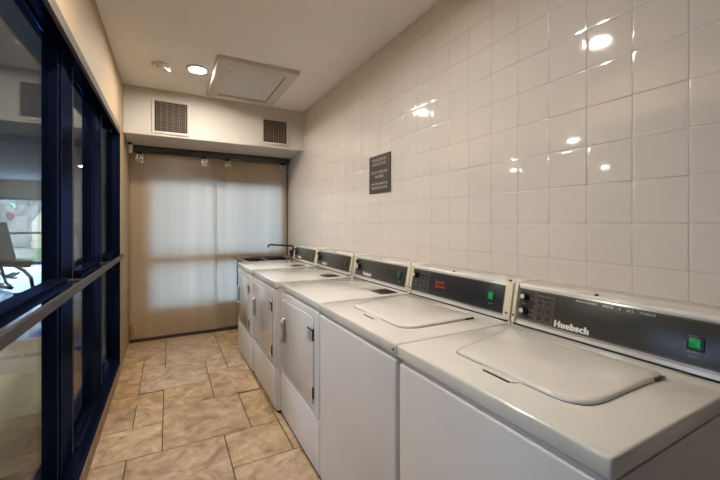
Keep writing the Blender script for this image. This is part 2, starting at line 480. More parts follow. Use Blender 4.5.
# glazed partition on the left: bays of black frame
posts = [(-1.15, -.85), (-.2, .1), (.85, 1.15), (2.12, 2.405), (2.985, 3.325), (4.03, 4.40)]
NB = 0
XP = -.455                   # face of the uprights
for i in range(len(posts) - 1):
    a = posts[i][1] + .010; bq = posts[i + 1][0]; pe = posts[i + 1][1]
    NB += 1
    wr = struct_root('window_%d' % (NB + 1), (-.43, (a + pe) / 2, .075), ['', '', 'nearest', 'middle', 'farthest'][i] and
                     'black-framed glass bay of the left partition, %s of the three seen' % ['', '', 'nearest', 'middle', 'farthest'][i] or 'black-framed glass bay beside the viewpoint', 'glazed partition')
    hi = pe if i < 4 else 3.838           # head and sill stop at the solid wall
    fr = MB()
    fr.box(-.515, XP, bq, pe, .075, 2.2, .003, 1)                       # far jamb / post
    fr.box(XP - .001, XP + .006, bq + .035, bq + (pe - bq) * .5, .128, 2.188, .002, 1)   # rib on its face
    fr.box(-.486, XP, a, a + .02, .075, 2.2, .003, 1)                   # near jamb
    fr.box(-.515, -.402, a, hi, 2.188, 2.207, .003, 1)                    # head
    fr.box(-.515, -.392, a, hi, .075, .122, .003, 1)                     # sill rail
    fr.box(-.484, -.47, a + .018, bq + .01, 2.176, 2.19, .004, 2)       # glazing beads
    fr.box(-.484, -.43, a + .018, bq + .01, .118, .136, .006, 2)
    fr.build('window_frame', M['black'], wr)
    MB().box(-.486, -.42, a + .002, min(bq + .004, 3.838), 1.05, 1.095, .003, 1).build('mid_rail', M['black'], wr)
    ed = MB()
    if i < 4: ed.box(-.486, XP + .001, pe + .001, pe + .009, .03, 2.2)
    ed.box(-.405, -.387, a - .010, hi, 2.160, 2.212)
    e_ = ed.build('edge_trim', M['taupe'], wr); e_['label'] = 'taupe metal edge'
    cb = MB().box(-.486, -.383, a - .010, hi + (.009 if i < 4 else 0), 0, .074).build('curb', M['curb'], wr); cb['label'] = 'brown kerb strip'
    MB().box(-.491, -.485, a + .012, bq + .006, .12, 2.19).build('glass_pane', M['glass'], wr)
    if i == 4: MB().box(-.448, -.39, 3.838, 3.869, 0, 2.205, .002, 1).build('end_jamb', M['black'], wr)
struct(MB().box(-.48, -.39, YF, -1.16, 0, 2.213).build('wall_left_near', M['tan']))

# ------------------------------------------------------------------ gym beyond the glass
GX, GY, GZ = -7.4, 15.5, 2.76
struct(MB().box(GX - .1, -.45, YF - .1, GY, -.08, -.002).build('floor_gym', M['gymfloor']), 'dark bluish plank floor of the gym beyond the glass', 'floor')
struct(MB().box(GX - .1, -.45 - .08, YF - .1, GY + .1, GZ, GZ + .1).build('ceiling_gym', M['gymceil']), 'grey ceiling of the gym beyond the glass', 'ceiling')
struct(MB().box(GX - .1, GX, YF - .1, -2.1, 0, GZ).box(GX - .1, GX, 2.7, GY, 0, GZ).box(GX - .1, GX, -2.1, 2.7, 0, .5).box(GX - .1, GX, -2.1, 2.7, 2.3, GZ).build('wall_gym_left', M['gymwall']))
struct(MB().box(GX - .1, -.53, YF - .12, YF - .02, 0, GZ).build('wall_gym_front', M['gymwall']))
struct(MB().box(-.60, -.53, YE, GY, 0, GZ).build('wall_gym_right', M['gymwall']))
gx0, gx1, gz1 = -4.95, -3.6, 2.2
gb = MB()
gb.box(GX - .1, gx0, GY, GY + .14, 0, GZ).box(gx1, -.53, GY, GY + .14, 0, GZ).box(gx0, gx1, GY, GY + .14, gz1, GZ)
struct(gb.build('wall_gym_back', M['gymwall']), 'grey far wall of the gym', 'wall')
wg = struct_root('window_7', ((gx0 + gx1) / 2, GY, 0), 'full-height gym window with a mid rail, a pale tree outside', 'window')
f = MB()
f.box(gx0, gx0 + .07, GY + .02, GY + .1, 0, gz1).box(gx1 - .07, gx1, GY + .02, GY + .1, 0, gz1).box(gx0, gx1, GY + .02, GY + .1, gz1 - .08, gz1).box(gx0, gx1, GY + .02, GY + .1, 0, .08).box(gx0, gx1, GY + .02, GY + .1, 1.0, 1.07)
f.build('window_frame', M['black'], wg)
MB().box(gx0 + .07, gx1 - .07, GY + .055, GY + .061, .08, gz1 - .08).build('glass_pane', M['glass'], wg)

# unseen window band added on the gym's left wall for side fill
ws = struct_root('window_8', (GX, .3, .5), 'unseen window band added to the gym for blue fill light', 'window')
f = MB()
for yy in (-2.1, -.5, 1.1, 2.63): f.box(GX - .02, GX + .05, yy, yy + .07, .5, 2.3)
f.box(GX - .02, GX + .05, -2.1, 2.7, .5, .57).box(GX - .02, GX + .05, -2.1, 2.7, 2.23, 2.3)
f.build('window_frame', M['black'], ws)
MB().box(GX + .005, GX + .011, -2.05, 2.65, .55, 2.25).build('glass_pane', M['glass'], ws)

# outdoors seen through it
struct(MB().box(-30, 20, GY + .14, 60, -.2, -.06).build('ground', M['lawn']), 'green lawn outside the gym window', 'lawn')
struct(MB().box(-30, 20, GY + .2, GY + 2.2, -.07, -.03).build('ground_path', M['concrete']), 'pale path outside the gym window', 'path')
fn = thing('wooden_fence', 'pale wooden board fence behind the tree outside', 'fence', (-6, 27, -.06))
fb = MB()
for i in range(60):
    x = -15 + i * .3
    fb.box(x + .01, x + .29, 27, 27.03, -.06, 2.1 + .02 * math.sin(i * 2.3))
fb.build('boards', M['fence'], fn)
MB().box(-15, 3, 27.03, 27.09, .4, .5).box(-15, 3, 27.03, 27.09, 1.6, 1.7).build('rail', M['fence'], fn)
tr = thing('tree', 'large pale forked tree trunk outside the gym window', 'tree', (-5.6, 20.0, -.06))
t0 = Vector((-5.62, 20.0, -.1))
tb = MB()
def limb(pts, rs):
    P = [t0 + Vector(p) for p in pts]
    out, ro = [], []
    for i in range(len(P) - 1):
        for k in range(4):
            s_ = k / 4; out.append(P[i].lerp(P[i + 1], s_)); ro.append(rs[i] * (1 - s_) + rs[i + 1] * s_)
    out.append(P[-1]); ro.append(rs[-1]); tb.tube(out, ro, 14)
limb([(0, 0, 0), (.02, 0, .5), (0, 0, 1.2), (-.02, 0, 1.75)], [.62, .46, .42, .44])
limb([(.05, 0, 1.4), (.4, .1, 1.95), (.9, .2, 2.6), (1.5, .3, 3.6)], [.3, .26, .22, .15])
limb([(-.1, 0, 1.4), (-.4, -.1, 2.1), (-.75, -.1, 2.9), (-.9, -.1, 4)], [.32, .26, .2, .14])
limb([(0, .05, 1.5), (.1, .3, 2.4), (.15, .5, 3.6)], [.25, .18, .12])
limb([(.5, .1, 2.0), (.45, .2, 2.8), (.6, .3, 3.8)], [.14, .1, .07])
tb.build('trunk', M['bark'], tr)
c_ = MB().ball(tuple(t0 + Vector((-.1, -.42, 1.78))), .13, 1.5, 16, 10).build('cut_limb', M['cutwood'], tr); c_['label'] = 'brown cut scar'
lf = MB(); rl = random.Random(5)
for i in range(900):
    a = rl.uniform(0, 2 * math.pi); rr = rl.uniform(0, 2.2)
    c = t0 + Vector((rr * math.cos(a), rr * math.sin(a) + .2, rl.uniform(2.1, 4.6)))
    d = Vector((rl.uniform(-1, 1), rl.uniform(-1, 1), rl.uniform(-.5, .5))).normalized(); e = d.orthogonal().normalized()
    vs = [lf.bm.verts.new(c + q) for q in (d * .11, e * .05, -d * .11, -e * .05)]
    lf.bm.faces.new(vs)
fo = lf.build('foliage', M['leaf'], tr, smooth=False); fo['kind'] = 'stuff'

# weight bench in front of the window
def bench():
    bx, by = -2.88, 9.7
    r = thing('weight_bench', 'black adjustable weight bench on the gym floor before the window', 'weight bench', (bx, by, 0))
    # lies along X in the room; backrest rises to -X
    P = lambda x, z, y=0: (bx + x, by + y, z)
    b = MB(); b.box(bx + .02, bx + .62, by - .14, by + .14, .55, .62, .025, 3); b.build('seat', M['pad'], r)
    b = MB(); b.box(-.04, .04, -.15, .15, 0, .85, .03, 3)
    b.xform(Matrix.Translation((bx - .02, by, .6)) @ Matrix.Rotation(R(-25), 4, 'Y')); b.build('backrest', M['pad'], r)
    b = MB(); b.tube([P(-.75, .5), P(-.2, .5), P(.75, .53)], .035); b.tube([P(.3, .5), P(.6, .42), P(.82, .3), P(.9, .02)], .03); b.tube([P(-.7, .5), P(-.8, .3), P(-.85, .02)], .03)
    b.build('frame', M['steel'], r)
    b = MB(); b.tube([P(-.25, .33), P(-.1, .28), P(.1, .28), P(.3, .33), P(.4, .38)], .022)
    for k in range(7): b.box(bx - .1 + k * .06, bx - .07 + k * .06, by - .03, by + .03, .25, .28)
    b.build('ladder_arc', M['steel'], r)
    b = MB(); b.tube([P(-.25, .5), P(-.05, .15), P(.1, .1)], .025); b.tube([P(-.85, .06), P(.15, .06)], .035); b.build('brace', M['steel'], r)
    for x in (-.85, .9):
        MB().box(bx + x - .04, bx + x + .04, by - .3, by + .3, 0, .06, .015, 2).build('foot', M['steel'], r)
    MB().tube([P(.35, .38, -.04), P(.5, .36, -.2), P(.55, .36, -.25)], .02).build('handle', M['steel'], r)
    r.rotation_euler = (0, 0, R(-50))
bench()

def elliptical():
    ex, ey = -1.42, 8.0
    r = thing('elliptical_trainer', 'dark elliptical trainer in the gym beyond the middle glass bay', 'exercise machine', (ex, ey, 0))
    P = lambda x, y, z: (ex + x, ey + y, z)
    MB().box(ex - .28, ex + .28, ey - .7, ey + .7, 0, .09, .03, 2).build('base', M['steel'], r)
    b = MB(); b.cyl(P(-.08, .35, .38), P(.08, .35, .38), .32, bev=.03); b.build('flywheel_housing', M['pad'], r)
    MB().tube([P(0, .3, .5), P(0, .1, 1.0), P(0, .02, 1.25)], .045).build('mast', M['steel'], r)
    b = MB(); b.box(-.17, .17, -.03, .03, -.11, .11, .02, 2); b.xform(Matrix.Translation(P(0, 0, 1.25)) @ Matrix.Rotation(R(25), 4, 'X')); b.build('console', M['blackplastic'], r)
    for s in (-1, 1):
        MB().tube([P(s * .2, .2, .3), P(s * .22, .05, .8), P(s * .24, -.15, 1.2), P(s * .2, -.22, 1.32)], .022).build('handlebar', M['steel'], r)
        MB().box(ex + s * .17 - .07, ex + s * .17 + .07, ey - .45, ey - .08, .22, .27, .02, 2).build('pedal', M['pad'], r)
        MB().tube([P(s * .17, -.6, .12), P(s * .17, -.2, .2), P(s * .17, .3, .3)], .025).build('link_arm', M['alu'], r)
elliptical()

for (x, y, rad, m, lab) in ((-.785, 2.62, .262, 'ballgreen', 'olive-grey exercise ball behind the nearest glass bay, closest to the viewer'),
                            (-.83, 3.20, .285, 'balltan', 'larger tan exercise ball just beyond the olive-grey ball'),
                            (-.88, 4.02, .232, 'ballblue', 'small blue exercise ball beyond the tan ball')):
    b = MB(); b.ball((x, y, rad * .985), rad, .985)
    o = recenter(b.build('exercise_ball', M[m])); tag(o, lab, 'exercise ball', 'exercise balls behind the glass')
    pg = MB().cyl((x, y - rad * .6, rad * .985 + rad * .775), (x, y - rad * .62, rad * .985 + rad * .80), .012, seg=12)
    pl = pg.build('plug', M['white'], o)

# ------------------------------------------------------------------ hand rail along the partition
hr = thing('handrail', 'flat dark metal rail running along the black glass partition', 'rail', (-.37, 1.2, 1.04))
MB().box(-.372, -.358, -1.6, 3.85, 1.04, 1.078, .002, 1).build('bar', M['rail'], hr)
for p in posts[1:-1]:
    yc = (p[0] + p[1]) / 2
    MB().cyl((XP - .002, yc, 1.059), (-.37, yc, 1.059), .012, seg=16).build('standoff', M['rail'], hr)
    MB().cyl((-.358, yc, 1.059), (-.356, yc, 1.059), .006, seg=12).build('screw', M['steel'], hr)

# ------------------------------------------------------------------ sliding frosted doors
def clamp(parent, x, y):
    c = MB().box(x - .042, x + .042, y - .028, y - .02, 2.045, 2.145, .003, 1).build('hanger', M['clamp'], parent); c['label'] = 'shiny hanger plate with bright bolts'
    b = MB()
    for dx, dz in ((-.018, 2.07), (.02, 2.08), (.0, 2.115)):
        b.cyl((x + dx, y - .036, dz), (x + dx, y - .005, dz), .0125, seg=16, bev=.003)
    b.build('bolt', M['chrome'], c)
    MB().box(x - .03, x + .03, y - .035, y - .0, 2.145, 2.185, .003, 1).build('roller', M['blackplastic'], c)
for n, x0, x1, yy, hs, lab in ((1, XL + .003, .527, YB - .012, (-.296, .385), 'left frosted sliding door sheet with daylight behind it'),
                               (2, .517, 1.437, YB + .012, (.657, 1.361), 'right frosted sliding door sheet behind the washers end')):
    d = struct_root('door_%d' % n, ((x0 + x1) / 2, yy, .035), lab, 'door')
    MB().box(x0, x1, yy - .005, yy + .005, .036, 2.16).build('sheet', M['frost'], d)
    et = MB().box(x1 - (.008 if n == 2 else .003), x1, yy - .0065, yy + .0065, .036, 2.16)
    et.build('edge_strip', M['rail'] if n == 2 else M['white'], d)
    for hx in hs: clamp(d, hx, yy)
trk = thing('door_track', 'dark metal sliding-door track under the soffit', 'track', (.5, YB, 2.165))
MB().box(XL + .012, XW - .005, YB - .06, YB - .046, 2.165, 2.234, .002, 1).box(XL + .012, XW - .005, YB - .06, YB + .06, 2.222, 2.234).build('rail_channel', M['track'], trk)
MB().box(XL + .012, XW - .005, YB - .042, YB + .05, 2.186, 2.221).build('roller_slot', M['blackplastic'], trk)
fg = MB().box(XL + .004, XW - .004, YB - .035, YB + .03, 0, .034, .003, 1).build('floor_guide', M['darkbrown'])
tag(recenter(fg), 'dark brown guide strip on the floor under the frosted doors', 'floor guide')
sen = thing('wall_sensor', 'small white rounded box on left wall at the end of the door track', 'sensor', (XL, 4.60, 2.13))
MB().box(XL, XL + .045, 4.565, 4.635, 2.12, 2.215, .012, 3).build('case', M['white'], sen)
MB().box(XL + .002, XL + .043, 4.57, 4.63, 2.2, 2.232, .006, 2).build('bracket', M['blackplastic'], sen)
ds = MB().box(XL + .008, XL + .05, YB - .075, YB - .02, .09, .20, .004, 2).build('door_stop', M['wood'])
tag(recenter(ds), 'small orange wooden block at the bottom left corner of the left door', 'door stop')

# ------------------------------------------------------------------ ceiling fittings
def vent(x0, x1, z0, z1, lab, n, dusty):
    r = thing('air_vent', lab, 'vent', ((x0 + x1) / 2, YS, z0), 'air vents on the soffit')
    w_ = .026; y = YS
    fr = MB()
    fr.box(x0, x0 + w_, y - .014, y, z0, z1, .003, 2).box(x1 - w_, x1, y - .014, y, z0, z1, .003, 2)
    fr.box(x0 + w_ - .002, x1 - w_ + .002, y - .0135, y, z0, z0 + w_, .003, 2).box(x0 + w_ - .002, x1 - w_ + .002, y - .0135, y, z1 - w_, z1, .003, 2)
    fr.build('frame', M['soffit'], r)
    MB().box(x0 + w_ - .004, x1 - w_ + .004, y - .003, y - .0005, z0 + w_ - .004, z1 - w_ + .004).build('backing', M['ventdark'], r)
    g = MB(); a, b_, c, d = x0 + w_, x1 - w_, z0 + w_, z1 - w_
    for i in range(1, n):
        xx = a + (b_ - a) * i / n; zz = c + (d - c) * i / n
        wd = .0036 if i % 3 == 0 else .0014
        g.box(xx - wd / 2, xx + wd / 2, y - .012, y - .003, c, d); g.box(a, b_, y - .0115, y - .0035, zz - .0008, zz + .0008)
    g.build('grid', M['ventbars'], r)
    for zz in (z0 + (z1 - z0) * .45,):
        for xx in (x0 + .014, x1 - .014):
            MB().cyl((xx, y - .018, zz), (xx, y - .013, zz), .007, seg=14).build('screw', M['silver'], r)
vent(-.155, .194, 2.26, 2.612, 'larger square grid vent on soffit above left sliding door', 16, True)
vent(.931, 1.254, 2.268, 2.575, 'smaller square grid vent on soffit near the tiled wall', 14, True)

hx = thing('ceiling_hatch', 'white framed access hatch on the ceiling beside the lit downlight', 'access hatch', (.69, 3.53, ZC - .04))
def ring_frame(b, ox0, ox1, oy0, oy1, w, zt, zb, dz):
    bm = b.bm
    o0 = [bm.verts.new((x, y, zt)) for x, y in ((ox0, oy0), (ox1, oy0), (ox1, oy1), (ox0, oy1))]
    o1 = [bm.verts.new((x, y, zb + dz)) for x, y in ((ox0, oy0), (ox1, oy0), (ox1, oy1), (ox0, oy1))]
    e = .012
    o2 = [bm.verts.new((x, y, zb)) for x, y in ((ox0 + e, oy0 + e), (ox1 - e, oy0 + e), (ox1 - e, oy1 - e), (ox0 + e, oy1 - e))]
    i2 = [bm.verts.new((x, y, zb)) for x, y in ((ox0 + w, oy0 + w), (ox1 - w, oy0 + w), (ox1 - w, oy1 - w), (ox0 + w, oy1 - w))]
    i0 = [bm.verts.new((x, y, zt)) for x, y in ((ox0 + w, oy0 + w), (ox1 - w, oy0 + w), (ox1 - w, oy1 - w), (ox0 + w, oy1 - w))]
    for A, B_ in ((o0, o1), (o1, o2), (o2, i2), (i2, i0)):
        for q in range(4): bm.faces.new((A[q], A[(q + 1) % 4], B_[(q + 1) % 4], B_[q]))
    bmesh.ops.recalc_face_normals(bm, faces=list(bm.faces))
b = MB(); ring_frame(b, .345, 1.03, 3.045, 4.02, .095, ZC - .0005, ZC - .038, .006); b.build('frame', M['soffit'], hx, smooth=False)
b = MB(); b.box(.444, .931, 3.144, 3.921, ZC - .02, ZC - .004); b.build('panel', M['hatchpanel'], hx)
b = MB(); b.box(.4402, .4437, 3.14, 3.925, ZC - .019, ZC - .001); b.box(.9313, .935, 3.14, 3.925, ZC - .019, ZC - .001); b.box(.44, .935, 3.9213, 3.925, ZC - .019, ZC - .001)
b.build('shadow_gap', M['gap'], hx)
MB().cyl((.47, 3.3, ZC - .023), (.47, 3.3, ZC - .019), .008, seg=14).build('screw', M['blackplastic'], hx)

def downlight(x, y, z, lab, group, m, rad=.068):
    r = thing('downlight', lab, 'ceiling light', (x, y, z - .012), group)
    MB().lathe([(rad, -.004), (rad, -.012), (rad + .008, -.014), (rad + .026, -.006), (rad + .028, 0), (rad, 0)], (x, y, z), 40).build('trim_ring', M['soffit'], r)
    MB().lathe([(0, -.011), (rad * .6, -.0105), (rad - .001, -.008), (rad - .001, -.003), (0, -.003)], (x, y, z), 40).build('lens', m, r)
downlight(.222, 3.43, ZC, 'lit round downlight beside the ceiling hatch', 'downlights over the aisle', M['lamp'])
downlight(.09, 1.49, ZC, 'lit round downlight over the aisle nearer the viewer, mirrored in the tiles', 'downlights over the aisle', M['lamp'])
for x, y in ((-5.0, 6.2), (-6.6, 4.9), (-4.56, 8.6), (-1.86, 10.9), (-1.5, 2.0), (-3.2, 3.6)):
    downlight(x, y, GZ, 'lit round downlight in the gym ceiling beyond the glass', 'downlights in the gym', M['gymlamp'], .08)

sd = thing('smoke_detector', 'white round smoke detector on ceiling beside the lit downlight', 'smoke detector', (-.055, 3.50, ZC - .045))
MB().lathe([(0, 0), (.078, 0), (.078, -.012), (.072, -.014), (0, -.014)], (-.055, 3.50, ZC), 40).build('base', M['white'], sd)
MB().lathe([(0, -.014), (.066, -.014), (.070, -.03), (.058, -.045), (.03, -.05), (0, -.05)], (-.055, 3.50, ZC), 40).build('cover', M['white'], sd)
MB().cyl((-.03, 3.45, ZC - .049), (-.03, 3.45, ZC - .045), .004, seg=10).build('indicator', M['red'], sd)

# ------------------------------------------------------------------ wall sign
sg = thing('wall_sign', 'brown rectangular notice plate with pale lettering on the tiled wall', 'sign', (XW - .006, 2.365, 1.589))
MB().box(XW - .010, XW - .002, 2.208, 2.521, 1.589, 1.886, .002, 1).build('plate', M['sign'], sg)
yc = 2.365
for i, (ln, z, sz) in enumerate((('NO GROUP OR', 1.838, .032), ('BATH CLOTHES', 1.803, .032), ('DO NOT OVERLOAD', 1.742, .029), ('MACHINES', 1.707, .031), ('NOT RESPONSIBLE FOR', 1.652, .026), ('UNATTENDED ITEMS', 1.620, .028))):
    text(sg, 'lettering', ln, sz, (XW - .0101, yc, z), (0, -1, 0), (0, 0, 1), M['signprint'], 'CENTER', depth=.0003, sx=.86)

# ------------------------------------------------------------------ machines
ZT = .935
XB = 1.435
CB, CT = Vector((1.262, 0, .938)), Vector((1.292, 0, 1.093))       # console face, bottom and top
UY = (CT - CB).normalized(); UX = Vector((0, -1, 0)); NN = UX.cross(UY)
LC = (CT - CB).length
def cp(y, v, out=0.0):               # point on a console face: y along, v 0..1 up, out along the normal
    p = CB + (CT - CB) * v + NN * out
    return Vector((p.x, y, p.z))

def console_quad(b, y0, y1, v0, v1, o0, o1, bev=0.0, seg=2):
    t = MB(); t.box(-.5, .5, -.5, .5, -.5, .5)
    t.bm.verts.ensure_lookup_table()
    for q in t.bm.verts:
        y = y1 if q.co.x < 0 else y0; v = v0 if q.co.y < 0 else v1; o = o0 if q.co.z < 0 else o1
        q.co = cp(y, v, o)
    bmesh.ops.recalc_face_normals(t.bm, faces=list(t.bm.faces))
    if bev: bmesh.ops.bevel(t.bm, geom=list(t.bm.edges), offset=bev, segments=seg, profile=.5, affect='EDGES')
    b._merge(t.bm)
    return b

def knob(parent, y, v, r, face=True):
    p0 = cp(y, v, .004); 
    k = MB().cyl(p0, cp(y, v, .009), r * 1.35, seg=24).cyl(cp(y, v, .008), cp(y, v, .026), r, r * .85, seg=24, bev=.002).build('knob', M['blackplastic'], parent)
    if face:
        b = MB().cyl(cp(y, v, .0262), cp(y, v, .0285), r * .72, seg=20, bev=.0008); c = b.build('knob_face', M['silver'], k); c['label'] = 'silver knob face'
    return k

def button(parent, y, v, w_, m, bezel=True):
    dv = w_ / LC
    if bezel:
        b = MB(); console_quad(b, y - w_ / 2 - .006, y + w_ / 2 + .006, v - dv / 2 - .045, v + dv / 2 + .045, .002, .009, .002); bz = b.build('button_bezel', M['blackplastic'], parent)
    else: bz = parent
    b = MB(); console_quad(b, y - w_ / 2, y + w_ / 2, v - dv / 2, v + dv / 2, .004, .0125, .002); c = b.build('start_button', m, bz)
    c['label'] = 'green square start button'

def machine(kind, y0, y1, xf, label, cat, group, panel_mat, detail):
    g = .004
    a, c = y0 + g, y1 - g
    r = thing(kind, label, cat, ((xf + XB) / 2, (y0 + y1) / 2, 0), group)
    enamel, bod = M['enamel'], M['enamel_body']
    # dark toe block painting the shade underneath, then cabinet with rounded front corners
    MB().box(xf + .02, XB - .02, a + .01, c - .01, 0, .03).build('toe_shade', M['gap'], r)
    rc = .028; pts = []
    for k in range(7):
        t = R(180 + 15 * k); pts.append((xf + .006 + rc + rc * math.cos(t), a + rc + rc * math.sin(t)))
    pts += [(XB, a), (XB, c)]
    for k in range(7):
        t = R(90 + 15 * k); pts.append((xf + .006 + rc + rc * math.cos(t), c - rc + rc * math.sin(t)))
    MB().prism(pts, .018, ZT - .047, 'z').build('cabinet', bod, r)
    MB().box(xf + .012, XB - .01, a + .006, c - .006, ZT - .05, ZT - .041).build('top_shadow_gap', M['gap'], r)  # dark strip painting the shadow line under the top cover
    # top cover: rounded slab with a slightly dished deck
    b = MB(); b.box(xf - .004, XB, a - .002, c + .002, ZT - .043, ZT, .007, 3)
    b.build('top_cover', enamel, r)
    if kind == 'washing_machine':
        b = MB(); b.box(xf - .001, xf + .03, a + .004, c - .004, .03, ZT - .054, .012, 4); b.build('front_panel', bod, r)
    else:
        zs = .317
        b = MB(); b.box(xf - .001, xf + .03, a + .006, c - .006, .03, zs - .002, .01, 4); b.build('lower_panel', bod, r)
        b = MB(); b.box(xf - .001, xf + .03, a + .006, c - .006, zs + .002, ZT - .054, .01, 4); b.build('upper_panel', bod, r)
        # door with rounded corners
        d0, d1, z0, z1 = a + .075, c - .05, .362, .842
        rr = .045; dp = []
        for (cy, cz, st) in ((d1 - rr, z1 - rr, 0), (d0 + rr, z1 - rr, 90), (d0 + rr, z0 + rr, 180), (d1 - rr, z0 + rr, 270)):
            for k in range(6): dp.append((cy + rr * math.cos(R(st + 18 * k)), cz + rr * math.sin(R(st + 18 * k))))
        gp = [((p[0] - (d0 + d1) / 2) * 1.008 + (d0 + d1) / 2, (p[1] - (z0 + z1) / 2) * 1.008 + (z0 + z1) / 2) for p in dp]
        MB().prism(gp, xf - .0018, xf + .01, 'x').build('door_gap', M['gap'], r)
        dr = MB().prism(dp, xf - .008, xf + .002, 'x', .003, 2).build('door', enamel, r)
        hy = d1 - .055
        rc_ = MB().box(xf - .0086, xf - .006, hy - .016, hy + .016, .542, .694, .001, 1).build('handle_shade', M['lint'], dr)  # dark inset painting the shade behind the handle
        hnd = MB().tube([(xf - .006, hy, .706), (xf - .018, hy, .700), (xf - .023, hy, .685), (xf - .023, hy, .55), (xf - .018, hy, .535), (xf - .006, hy, .529)], .0095, 12)
        hnd.build('handle', M['white'], dr)
        for z in (.745, .432):
            MB().box(xf - .0115, xf - .004, d0 - .003, d0 + .008, z - .032, z + .032, .002, 1).build('hinge', M['blackplastic'], dr)
        st = MB().box(xf - .0092, xf - .0076, d0 + .02, d0 + .085, .70, .768).build('sticker', M['sticker'], dr); st['label'] = 'grey instruction sticker with dark heading'
        MB().box(xf - .0097, xf - .0078, d0 + .010, d0 + .085, .764, .774).build('sticker_heading', M['navy'], dr)
        for k in range(5): MB().box(xf - .0095, xf - .0085, d0 + .03, d0 + .075 - .006 * (k % 2), .708 + .0105 * k, .7115 + .0105 * k).build('sticker_line', M['dimprint'], st)
    # screw on the top cover's front corner
    if detail == 'black': MB().cyl((xf - .006, a + .016, ZT - .022), (xf - .002, a + .016, ZT - .022), .0045, seg=10).build('screw', M['blackplastic'], r)
    # lid or lint flap
    if kind == 'washing_machine':
        m_ = (y1 - y0)
        l0, l1, lx0, lx1 = y0 + .118, y1 - .115, xf + .115, xf + .488
        def corner(P, A, B_, q):
            P, A, B_ = Vector(P), Vector(A), Vector(B_)
            u = P + (A - P).normalized() * q; w_ = P + (B_ - P).normalized() * q
            return [((1 - t) ** 2 * u + 2 * t * (1 - t) * P + t * t * w_) for t in [k / 7 for k in range(8)]]
        q0, q1, q2, q3 = (lx0, l0), (lx1, l0), (lx1, l1 + .052), (lx0 + .004, l1 - .035)
        pts = [(p.x, p.y) for p in corner(q0, q3, q1, .085) + corner(q1, q0, q2, .015) + corner(q2, q1, q3, .02) + corner(q3, q2, q0, .02)]
        cx, cy = (lx0 + lx1) / 2, (l0 + l1) / 2
        gp = [((p[0] - cx) * 1.005 + cx, (p[1] - cy) * 1.004 + cy) for p in pts]
        MB().prism(gp, ZT - .004, ZT + .0012, 'z').build('lid_gap', M['lint'], r)  # dark sheet painting the shadow line around the lid
        # lid: lofted rings giving a soft crowned sheet
        b = MB(); bm = b.bm; rings = []
        def hz(p):   # the near-front corner stands a little higher
            return 1.0
        for s_, z in ((1.0, .0005), (1.0, .0045), (.993, .0082), (.975, .0105), (.94, .0115), (.8, .0125), (.5, .0135)):
            rings.append([bm.verts.new(((p[0] - cx) * s_ + cx, (p[1] - cy) * s_ + cy, ZT + z)) for p in pts])
        n = len(pts)
        for A, B_ in zip(rings, rings[1:]):
            for k in range(n): bm.faces.new((A[k], A[(k + 1) % n], B_[(k + 1) % n], B_[k]))
        bm.faces.new(rings[-1]); bm.faces.new(rings[0][::-1])
        bmesh.ops.recalc_face_normals(bm, faces=list(bm.faces))
        lid = b.build('lid', enamel, r, angle=60)
        # finger recess in front of the lid: a scooped dark slot
        ry = y0 + (y1 - y0) * .497
        b = MB(); b.prism([(lx0 + .002, ry + .075), (lx0 - .02, ry + .055), (lx0 - .024, ry - .045), (lx0 + .002, ry - .06)], ZT - .004, ZT + .0022, 'z')
        b.build('finger_recess', enamel, r)
        b = MB(); b.prism([(lx0 - .019, ry + .050), (lx0 - .0255, ry + .046), (lx0 - .0275, ry - .040), (lx0 - .022, ry - .043)], ZT - .004, ZT + .0027, 'z')
        b.build('recess_slot', M['blackplastic'], r)
        for k in range(3):
            MB().box(lx1 - .022 - k * .016, lx1 - .012 - k * .016, l0 - .008, l0 + .003, ZT + .001, ZT + .008, .002, 1).build('hinge_pin', M['blackplastic'], lid)
    else:
        b = MB(); b.box(xf + .40, xf + .515, y0 + .035, y0 + .165, ZT - .004, ZT + .004, .003, 1); lf_ = b.build('lint_flap', M['lint'], r)
        MB().box(xf + .42, xf + .495, y0 + .055, y0 + .145, ZT + .004, ZT + .0055, .001, 1).build('flap_handle', M['blackplastic'], lf_)
    # console
    prof = [(CB.x, ZT - .002), (CB.x, CB.z), (CT.x, CT.z - .012), (CT.x - .004, CT.z), (CT.x + .004, CT.z + .007), (XB, 1.104), (XB, ZT - .002)]
    con = MB().prism(prof, a + .001, c - .001, 'y', .003, 2).build('console', enamel, r)
    MB().box(CB.x - .006, CB.x + .004, a + .01, c - .01, ZT - .001, ZT + .0045).build('console_gap', M['gap'], r)
    # end caps
    ecs = (.036, .018) if kind == 'washing_machine' and detail == 'black' else (.018, .018) if kind == 'washing_machine' else (.032, .022)
    for (e0, e1) in ((a, a + ecs[0]), (c - ecs[1], c)):
        b = MB(); console_quad(b, e0, e1, .035, 1.03, -.002, .008, .003); ec = b.build('end_cap', M['cream'], con); ec['label'] = 'cream end cap'
        ym = (e0 + e1) / 2
        MB().cyl(cp(ym, .2, .007), cp(ym, .2, .0095), .005, seg=12).build('screw', M['blackplastic'], ec)
    p0, p1 = a + ecs[0] + .004, c - ecs[1] - .004
    b = MB(); console_quad(b, p0 - .003, p1 + .003, .10, .965, -.002, .003, .001); tr_ = b.build('panel_trim', M['alu'], con)
    b = MB(); console_quad(b, p0, p1, .145, .93, .001, .0042, .0006); pan = b.build('control_panel', panel_mat, con)
    # lock and screws on the top strip
    for yq in ((y0 + y1) / 2 + .02, a + .03):
        MB().cyl((CT.x + .012, yq, CT.z + .004), (CT.x + .010, yq, CT.z + .0115), .0065, seg=14).build('lock', M['blackplastic'], con)
    ln = M['dimprint']
